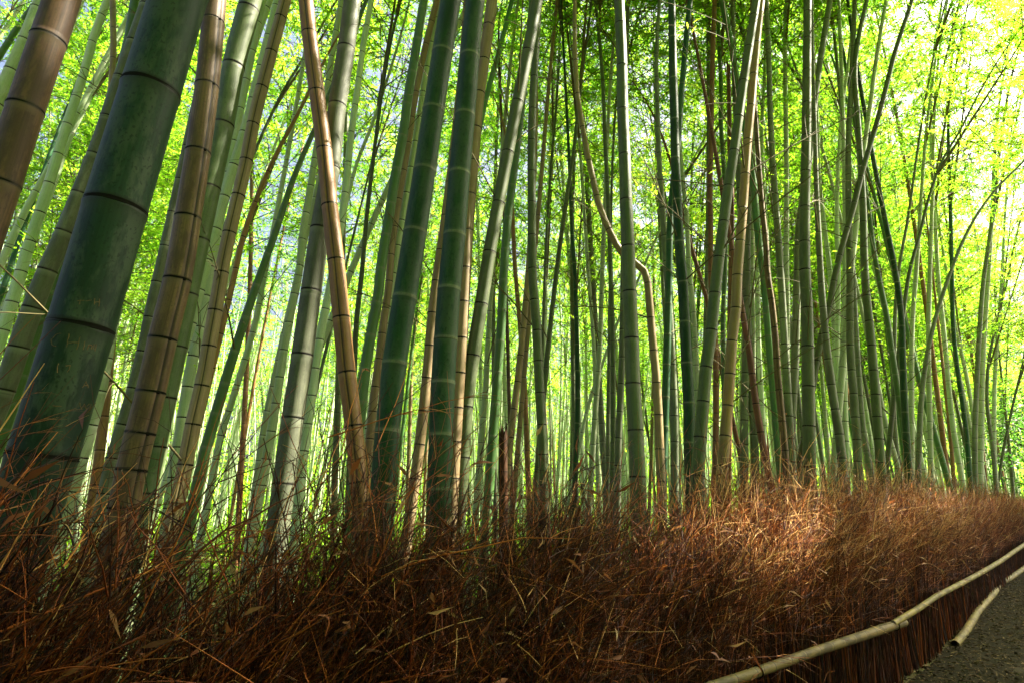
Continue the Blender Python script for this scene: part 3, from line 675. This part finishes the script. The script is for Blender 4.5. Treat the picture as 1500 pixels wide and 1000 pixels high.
def loose_twig(L=.7):
    a = Acc(); d = norm(np.array([[1., 0, .5]])); P = bend_tube(np.zeros((1, 3)), d, np.array([L]), 8, np.array([rng.uniform(-.15, .35)])); P[0, 1:] += rng.normal(0, .003, (7, 3))
    V, Q = tubes(P, np.linspace(.0034, .0009, 8)[None], 5); a.add(V, Q, rng.uniform(.35, .8))
    n = 7; b = P[0][rng.integers(2, 8, n)]; sd_ = norm(d + rng.normal(0, .45, (n, 3))); Tt = bend_tube(b, sd_, rng.uniform(.1, .34, n), 5, rng.uniform(-.1, .3, n))
    V, Q = tubes(Tt, np.linspace(.0017, .0006, 5)[None] * np.ones((n, 1)), 3); a.add(V, Q, np.repeat(rng.uniform(.3, .95, n), 15))
    return a.mesh('loose_twig', [TWIG], smooth=False)
LT = [loose_twig(rng.uniform(.45, .8)) for _ in range(7)]
for i in range(85):
    s = -.6 + 5.6 * rng.uniform() ** 1.2
    o = link('loose_twig', LT[i % 7], fence); o.location = FD * s + FN * (-.16 + rng.uniform(-.1, .12)) + np.array([0, 0, rng.uniform(.55, 1.18)])
    o.rotation_euler = (rng.normal(0, .35), rng.uniform(-1.0, .35), FROT + (math.pi if rng.uniform() < .35 else 0) + rng.normal(0, .4)); o.scale = (rng.uniform(.6, 1.05),) * 3
for (u, v, u2, v2) in [(-20, 648, 120, 625), (-25, 610, 70, 560), (-10, 640, 105, 592), (-15, 700, 60, 640), (10, 800, 110, 700), (70, 705, 165, 770), (30, 760, 150, 660), (150, 815, 205, 790), (480, 640, 700, 560), (330, 690, 470, 600), (600, 700, 720, 620)]:
    Yb = 1.08 if u < 200 else 1.75
    p, _ = at(u, v, Yb); q, _ = at(u2, v2, Yb + .05); d = Vector(q - p); o = link('loose_twig', LT[(u + v) % 7], fence)
    o.location = p - F0; o.rotation_mode = 'QUATERNION'
    o.rotation_quaternion = d.to_track_quat('X', 'Z') @ Matrix.Rotation(.46, 3, 'Y').to_quaternion(); o.scale = (d.length / .65,) * 3
# dry leaves caught on the twigs
def dry_leaf_mesh():
    a = Acc(); n = 7; t = np.linspace(0, 1, n); w = .5 * np.sin(np.pi * np.clip(t, .02, 1) ** .75) + .01
    z = -.30 * t ** 2 * rng.uniform(.2, 1.6) + .12 * np.sin(t * rng.uniform(3, 6))
    V = np.concatenate([np.stack([t, w * .11, z + .06 * w], 1), np.stack([t, 0 * t, z], 1), np.stack([t, -w * .11, z + .05 * w], 1)])
    Q = [(r * n + i, r * n + i + 1, (r + 1) * n + i + 1, (r + 1) * n + i) for r in range(2) for i in range(n - 1)]
    a.add(V, Q, rng.uniform(.0, .7)); return a.mesh('dry_leaf', [DRYLEAF])
DL = [dry_leaf_mesh() for _ in range(7)]
for i in range(90):
    s = -.4 + 5.2 * rng.uniform() ** 1.3
    o = link('dry_leaf', DL[i % 7], fence); o.location = FD * s + FN * rng.uniform(-.12, .02) + np.array([0, 0, rng.uniform(.3, 1.2)])
    o.rotation_euler = (rng.normal(.9, .5), rng.normal(.4, .7), FROT + rng.uniform(-.6, 3.6)); o.scale = (rng.uniform(.05, .13),) * 3
p, _ = at(688, 682, 1.95)
o = link('dry_leaf', DL[2], fence); o.location = p - F0; o.rotation_euler = (1.2, -.25, .2); o.scale = (.085,) * 3
# bamboo rail tied along the fence, two poles end to end
def on_plane(u, v, off):
    d = ray(u, v); o = off
    for _ in range(4):
        t = (o + float(F0 @ FN)) / float(d @ FN); p = np.array([0, 0, EYE]) + d * t; o = off + fo(float((p - F0) @ FD))
    return p, t
def on_ground(u, v, z):
    d = ray(u, v); t = (z - EYE) / d[2]; return np.array([0, 0, EYE]) + d * t, t
def pole(pts, spacing, mat='rail', name='rail', parent=None, origin=np.zeros(3)):
    P = np.array([[*(p - origin), r] for p, r in pts]); path, seg = catmull(P, 70)
    L = np.linalg.norm(np.diff(path[:, :3], axis=0), axis=1).sum()
    me = stem_mesh(name, path, STEM[mat], list(np.arange(.1, L, spacing)), 18)
    # close both ends with a hollow rim
    return link(name, me, parent)
def tr(pts, fn, off, w0, w1):
    r = []
    for i, (u, v) in enumerate(pts):
        p, t = fn(u, v, off); w = w0 + (w1 - w0) * i / (len(pts) - 1); r.append((p, .5 * w * t / F * .93))
    return r
r1 = tr([(900, 1052), (1040, 1006), (1110, 983), (1180, 958), (1250, 935), (1310, 915), (1324, 911)], on_plane, .13, 17, 12.5)
r2 = tr([(1308, 913), (1322, 905), (1340, 894), (1366, 876), (1400, 858), (1430, 842), (1464, 822), (1490, 804), (1530, 780), (1570, 765)], on_plane, .14, 10, 5)
ra = pole(r1, .2, parent=fence, origin=F0); rb = pole(r2, .24, parent=fence, origin=F0)
CORD = plain('black_twine', (.02, .016, .012), .9)
for f in (.42, .8):
    i = int(len(r1) * f); p = (r1[i][0]); rr = r1[i][1]
    th = np.linspace(0, 2 * np.pi, 17); d = norm(r1[i][0] - r1[i - 1][0]); A = norm(np.cross(d, [0, 0, 1.])); B = np.cross(d, A)
    P = np.stack([p - F0 + (A * math.cos(t) + B * math.sin(t)) * (rr * 1.12) + d * .004 * math.sin(t * 2) for t in th])
    V = []; 
    V_, Q_ = tubes(np.stack([P[:-1], P[1:]], 1), np.full((16, 2), .0035), 5)
    link('twine_tie', quads('twine_tie', V_, Q_, CORD), fence)
r3 = tr([(1399, 943), (1410, 930), (1421, 914), (1430, 899), (1441, 885), (1456, 868), (1464, 856), (1480, 846), (1500, 832), (1530, 808)], on_ground, .02, 12, 7)
po = pole(r3, .22, name='bamboo_pole'); tag(po, 'pale crooked bamboo pole lying on the gravel at the foot of the fence', 'pole')

# the other side of the path: its own fence, and an unseen mass of leaves added for shade
fence2 = bpy.data.objects.new('brushwood_fence', None); COL.objects.link(fence2); fence2.location = fence_pt(0, 3.3)
tag(fence2, 'second brushwood fence closing the far side of the gravel path', 'fence')
for i, q in enumerate(np.arange(-7, 12, .82)):
    o = link('brushwood_bundle', BUN_FAR[i % 3], fence2); o.location = FD * q; o.rotation_euler = (0, 0, FROT)
a = Acc(); n = 70000; nc = 900
cs_ = rng.uniform(-14, 8.2, nc); co_ = rng.uniform(5, 12, nc); cz = rng.uniform(1.2, 15, nc)
c = F0 + FD * cs_[:, None] + FN * co_[:, None]; c[:, 2] = cz
b = c[rng.integers(0, nc, n)] + rng.normal(0, .5, (n, 3)); b[:, 2] = np.abs(b[:, 2])
V, Q = leaves(b, rng.normal(0, 1, (n, 3)) - np.array([0, 0, .4]), norm(np.array([0, 0, 1.]) + rng.normal(0, .7, (n, 3))), rng.uniform(.12, .25, n), rng.uniform(.04, .08, n))
a.add(V, Q, np.repeat(rng.uniform(0, 1, n), 4))
o = link('shade_foliage', a.mesh('shade_foliage', [LEAF], smooth=False)); tag(o, 'unseen leafy mass of the grove across the path, added for shade', 'foliage', kind='stuff')

# unseen leaf wall added to block sun, with a slot shaped to light the brushwood
TS = math.tan(R(SUN_EL)) / math.sin(R(SUN_AZ - 45)); SH = 1 / math.tan(R(SUN_AZ - 45))
SHADE = leafy('shade_wall_leaf', [(0, (.008, .028, .007)), (1, (.03, .06, .012))], [(0, (.01, .05, .008)), (1, (.04, .11, .012))], .25)
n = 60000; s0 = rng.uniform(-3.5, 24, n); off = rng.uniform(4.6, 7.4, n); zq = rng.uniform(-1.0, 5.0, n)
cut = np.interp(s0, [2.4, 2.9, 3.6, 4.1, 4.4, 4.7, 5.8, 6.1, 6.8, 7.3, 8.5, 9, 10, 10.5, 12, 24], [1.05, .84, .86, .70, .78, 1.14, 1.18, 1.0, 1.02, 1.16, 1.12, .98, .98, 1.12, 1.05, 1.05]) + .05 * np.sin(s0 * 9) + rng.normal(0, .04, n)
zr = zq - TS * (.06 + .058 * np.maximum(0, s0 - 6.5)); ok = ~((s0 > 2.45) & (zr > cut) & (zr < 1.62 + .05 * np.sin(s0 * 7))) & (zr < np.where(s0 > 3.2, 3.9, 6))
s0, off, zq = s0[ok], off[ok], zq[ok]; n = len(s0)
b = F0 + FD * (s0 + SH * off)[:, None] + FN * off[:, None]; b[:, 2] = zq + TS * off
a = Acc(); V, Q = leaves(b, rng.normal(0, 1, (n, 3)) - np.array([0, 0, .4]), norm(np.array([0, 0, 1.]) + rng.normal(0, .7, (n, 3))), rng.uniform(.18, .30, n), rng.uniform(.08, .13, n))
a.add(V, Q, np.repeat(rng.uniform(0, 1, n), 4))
o = link('shade_foliage', a.mesh('shade_foliage', [SHADE], smooth=False)); tag(o, 'added unseen leaf wall letting a slot of sun onto the fence', 'foliage', kind='stuff')

# low plants and far thin culms in the depth of the grove, too many to count
a = Acc(); n = 42000; nc = 2200
cY = rng.uniform(9, 44, nc); cx = rng.uniform(-.95, .82, nc) * cY; k_ = cx < cY - 4.2; cY, cx = cY[k_], cx[k_]; ci = rng.integers(0, len(cY), n)
b = np.stack([cx[ci] + rng.normal(0, .3, n), cY[ci] + rng.normal(0, .3, n), np.abs(rng.normal(0, .42, n))], 1)
V, Q = leaves(b, rng.normal(0, 1, (n, 3)) + np.array([0, 0, .3]), norm(np.array([0, 0, 1.]) + rng.normal(0, .6, (n, 3))), rng.uniform(.10, .26, n), rng.uniform(.02, .05, n))
a.add(V, Q, np.repeat(rng.uniform(0, .8, n), 4))
o = link('undergrowth', a.mesh('undergrowth', [LEAF], smooth=False)); tag(o, 'low green undergrowth on the grove floor behind the fence', 'undergrowth', kind='stuff')
n = 900; Yf = rng.uniform(19, 56, n); xf = rng.uniform(-.95, .80, n) * Yf; k_ = xf < Yf - 6; Yf, xf = Yf[k_], xf[k_]; n = len(xf)
t = np.linspace(0, 1, 12)[None]; H = rng.uniform(10, 15, n)[:, None]
P = np.stack([xf[:, None] + rng.normal(.02, .06, (n, 1)) * H * t + rng.normal(0, .7, (n, 1)) * t ** 3, Yf[:, None] + rng.normal(0, .04, (n, 1)) * H * t, H * t], -1)
V, Q = tubes(P, rng.uniform(.036, .058, n)[:, None] * (1 - .75 * t ** 1.5), 6)
uu = np.zeros_like(V); uu[:, 0] = V[:, 0]; uu[:, 2] = V[:, 2]
o = link('far_culms', quads('far_culms', V, Q, STEM['pale'], attrs={'suv': uu, 'nd': np.zeros_like(V)})); tag(o, 'mass of thin pale culms in the farthest depth of the grove', 'bamboo', kind='stuff')

# ------------------------------------------------------------------ far wood behind everything
a = Acc(); n = 190000
nc = 2600; cu = rng.uniform(-1.05, 1.02, nc); cY = rng.uniform(42, 82, nc); cz = 17 * rng.uniform(.0, 1, nc) ** 1.7 + .3; crr = rng.uniform(.8, 2.2, nc)
ci = rng.integers(0, nc, n); c = np.stack([cu * cY, cY, cz], 1)
b = c[ci] + rng.normal(0, 1, (n, 3)) * (crr[ci] * .5)[:, None]; b[:, 2] = np.abs(b[:, 2])
V, Q = leaves(b, rng.normal(0, 1, (n, 3)) - np.array([0, 0, .4]), norm(np.array([0, 0, 1.]) + rng.normal(0, .7, (n, 3))), rng.uniform(.2, .45, n), rng.uniform(.08, .16, n))
a.add(V, Q, np.repeat(np.clip(rng.uniform(0, 1, nc)[ci] * .5 + rng.uniform(0, .3, n), 0, 1), 4))
o = link('distant_wood', a.mesh('distant_wood', [LEAF], smooth=False)); tag(o, 'bright yellow green mass of distant bamboo leaves behind the culms', 'foliage', kind='stuff')

# ------------------------------------------------------------------ dark broadleaf tree beyond the end of the fence
p, _ = at(1503, 715, 21.0); tr_ = bpy.data.objects.new('broadleaf_tree', None); COL.objects.link(tr_); tr_.location = (p[0] + .8, p[1], 0)
tag(tr_, 'dark green broadleaf tree at the right edge beyond the end of the fence', 'tree')
BROAD = leafy('broad_leaf', [(0, (.010, .040, .010)), (1, (.045, .10, .02))], [(0, (.03, .16, .02)), (1, (.16, .38, .03))], .4)
V, Q = tubes(np.array([[[0, 0, z] for z in np.linspace(-.05, 4.2, 7)], ]), np.linspace(.16, .05, 7)[None], 9); a = Acc(); a.add(V, Q, .5)
for k in range(7):
    d = norm(np.array([[math.cos(k * 2.4), math.sin(k * 2.4), .7]])); V, Q = tubes(bend_tube(np.array([[0, 0, 1.2 + .4 * k]]), d, np.array([1.6]), 5, np.array([.1])), np.linspace(.05, .012, 5)[None], 5); a.add(V, Q, .5)
link('trunk', a.mesh('trunk', [BRANCH]), tr_)
nc = 90; cc = rng.normal(0, 1, (nc, 3)) * np.array([1.5, 1.5, 1.5]) + np.array([0, 0, 3.4]); cc[:, 2] = np.clip(cc[:, 2], .5, 8); n = 9000
b = cc[rng.integers(0, nc, n)] + rng.normal(0, .28, (n, 3)); a = Acc()
V, Q = leaves(b, rng.normal(0, 1, (n, 3)), norm(np.array([0, 0, 1.]) + rng.normal(0, .6, (n, 3))), rng.uniform(.08, .15, n), rng.uniform(.05, .09, n)); a.add(V, Q, np.repeat(rng.uniform(0, 1, n), 4))
link('crown', a.mesh('crown', [BROAD], smooth=False), tr_)

# ------------------------------------------------------------------ letters scratched into the thick culm
big = next(c for c in CULMS if c['key'] == 'big')
me = big['stem'].data; vs = [v.co + big['root'].location for v in me.vertices]; bvh = BVHTree.FromPolygons(vs, [tuple(p.vertices) for p in me.polygons])
STROKES = [  # px polylines
 [(113, 441), (124, 440)], [(118, 440), (116, 447)], [(126, 441), (134, 440)], [(139, 437), (138, 447)], [(146, 438), (145, 449)], [(139, 443), (146, 443)],
 [(90, 488), (82, 490), (75, 498), (76, 505), (82, 507)], [(101, 489), (98, 508)], [(118, 493), (112, 512)], [(98, 501), (116, 502)],
 [(124, 500), (122, 512)], [(128, 512), (130, 505), (134, 505), (134, 512)], [(138, 503), (137, 512)], [(141, 504), (139, 514)],
 [(121, 567), (126, 558), (129, 567)], [(123, 564), (128, 564)],
 [(116, 589), (119, 598), (123, 591), (126, 599), (130, 590)], [(133, 591), (132, 600)],
 [(107, 645), (119, 646)], [(113, 638), (112, 662)], [(112, 647), (106, 656)], [(112, 647), (119, 657)],
 [(66, 680), (88, 679), (87, 694), (65, 693), (66, 680)],
 [(85, 532), (84, 545)], [(96, 535), (103, 535), (98, 545)], [(76, 594), (90, 595)],
]
LETTERS = [[0, 1], [2], [3, 4, 5], [6], [7, 8, 9], [10], [11], [12, 13], [14, 15], [16], [17], [18, 19, 20, 21], [22], [23], [24], [25]]
for gi, st_ids in enumerate(LETTERS):
  P = []
  for st in [STROKES[q] for q in st_ids]:
      for (a0, b0), (a1, b1) in zip(st[:-1], st[1:]):
          seg = []
          for t in np.linspace(0, 1, 5):
              u = a0 + (a1 - a0) * t + rng.normal(0, .35); v = b0 + (b1 - b0) * t + rng.normal(0, .35)
              h = bvh.ray_cast(Vector((0, 0, EYE)), Vector(ray(u, v)).normalized())
              if h[0] is not None: seg.append(np.array(h[0] - big['root'].location) )
          if len(seg) == 5: P.append(seg)
  if not P: continue
  P = np.array(P); V, Q = tubes(P, np.full(P.shape[:2], .0011) * rng.uniform(.6, 1.3, P.shape[:2]), 5)
  link('carved_letter', quads('carved_letter', V, Q, CARVE), big['stem'])

# ------------------------------------------------------------------ labels
ANCH = {   # key: (full label, short name)
 'big': ('very thick dark green culm with scratched letters, leaning right at the left edge', 'carved culm'),
 'tan_big': ('thick dull brown culm with dark rings beside the carved dark green culm', 'thick brown culm'),
 'tan_split': ('tan culm split by a long black crack, leaning right', 'black-cracked culm'),
 'grey_big': ('thick mottled grey culm with dark rings passing behind the left-leaning orange-brown culm', 'mottled grey culm'),
 'orange_lean': ('orange-brown dead culm leaning left across the thick mottled grey culm', 'left-leaning orange culm'),
 'twin_left': ('left one of two thick dark green culms standing as neighbours, pale ringed', 'left green twin'),
 'twin_right': ('right one of two thick dark green culms standing as neighbours, pale ringed', 'right green twin'),
 'olive_lean': ('long straight olive grey culm leaning right beside the two thick dark green culms', 'leaning olive culm'),
 'stump': ('short splintered red-brown bamboo stump just above the fence', 'splintered stump'),
 'mid_grey': ('thick upright grey-green culm crossing in front of the kinked tan culm', 'thick upright culm'),
 'kinked': ('tan culm bent with a sharp kink halfway up, curving left above', 'kinked culm'),
 'white_ring': ('dark green culm with bright white rings, right of the kinked tan culm', 'white-ringed culm'),
 'olive_mottled': ('mottled olive culm leaning right beside the golden tan culm', 'mottled olive culm'),
 'golden': ('golden tan culm with close dark rings right of the mottled olive culm', 'golden culm'),
 'brown_thin': ('dark brown dead culm with a seam right of the golden tan culm', 'seamed brown culm'),
 'upright_dark': ('straight upright shaded olive culm left of the diagonal dark culm', 'upright shaded culm'),
 'dark_diag': ('dark diagonal culm leaning far right across its neighbours', None),
 'stout': ('stout olive culm leaning left, low in the right-hand thicket', 'stout olive culm'),
 'arching': ('long grey culm arching over to the right edge', 'arching culm'),
 'snapped': ('red-brown culm snapped off at its top behind the mottled olive culm', None),
 'brown_topleft': ('thick brown culm cut by the left edge, highest up in the corner', None),
 'red_thin': ('thin red-brown pole-like culm standing straight left of the mottled olive culm', None),
 'red_lean': ('short red-brown culm leaning left between the golden and seamed brown culms', None),
 'L12': ('thin tan culm hanging vertical behind the carved culm at the top', None),
 'L15': ('slim orange culm low between the carved culm and the thick brown culm', None),
 'G13': ('pale green culm slanting steeply right behind the left-leaning orange culm', None),
 'RF': ('thin olive culm leaning right and crossing the arching culm', None),
 'RO': ('short orange culm low in the thicket right of the arching culm', None),
 'RM': ('thin olive culm leaning right, last one at the right edge', None),
 'RH': ('slender dark green white-ringed culm leaning left near the right edge', 'slender dark culm'),
 'G30': ('slim pale culm left of the white-ringed culm with a slight wave', None),
 'green_dark_thin': ('slim dark green culm crossing behind the white-ringed culm', None),
}
COLW = dict(deep='dark green', dark='dark green', green='green', pale='pale green', grey='grey green', olive='olive', tan='tan', brown='brown', orange='orange-brown', char='dark brown', gold='golden', red='red-brown')
anchors = sorted([(c['x'], ANCH[c['key']][1]) for c in CULMS if c['key'] in ANCH and ANCH[c['key']][1]])
def gap(x):
    l = [n for ax, n in anchors if ax < x]; r = [n for ax, n in anchors if ax >= x]
    if not l: return f'left of the {r[0]}'
    if not r: return f'right of the {l[-1]}'
    return f'between {l[-1]} and {r[0]}'
ORD = ['first', 'second', 'third', 'fourth', 'fifth', 'sixth', 'seventh', 'eighth', 'ninth', 'tenth', 'eleventh', 'twelfth']
bucket = {}
for c in CULMS:
    k = c['key']
    c['root']['category'] = 'bamboo'
    if k in ANCH:
        tag(c['root'], ANCH[k][0], 'bamboo', 'bamboo culms behind the fence'); continue
    if c['traced']:
        size = 'thick' if c['w'] > 24 else 'medium' if c['w'] > 14 else 'slim' if c['w'] > 8 else 'thin'
        bucket.setdefault((f'{size} {COLW[c["kind"]]} culm', gap(c['x'])), []).append(c)
    else:
        gp = gap(c['x'])
        tag(c['root'], f'far slender {COLW[c["kind"]]} culm {gp}', 'bamboo', f'far {COLW[c["kind"]]} culms {gp}')
for (a0, gp), cs in bucket.items():
    cs.sort(key=lambda c: c['x'])
    for i, c in enumerate(cs):
        tag(c['root'], f'{a0} {gp}' + (f', {ORD[i]} from left' if len(cs) > 1 else ''), 'bamboo', 'bamboo culms behind the fence')

# ------------------------------------------------------------------ picture
S.view_settings.view_transform = 'Standard'; S.view_settings.look = 'None'; S.view_settings.gamma = 1.0
S.view_settings.exposure = 3.1
S.cycles.use_denoising = True
S.cycles.max_bounces = 8; S.cycles.diffuse_bounces = 4; S.cycles.transmission_bounces = 6; S.cycles.glossy_bounces = 2
S.cycles.sample_clamp_indirect = 6
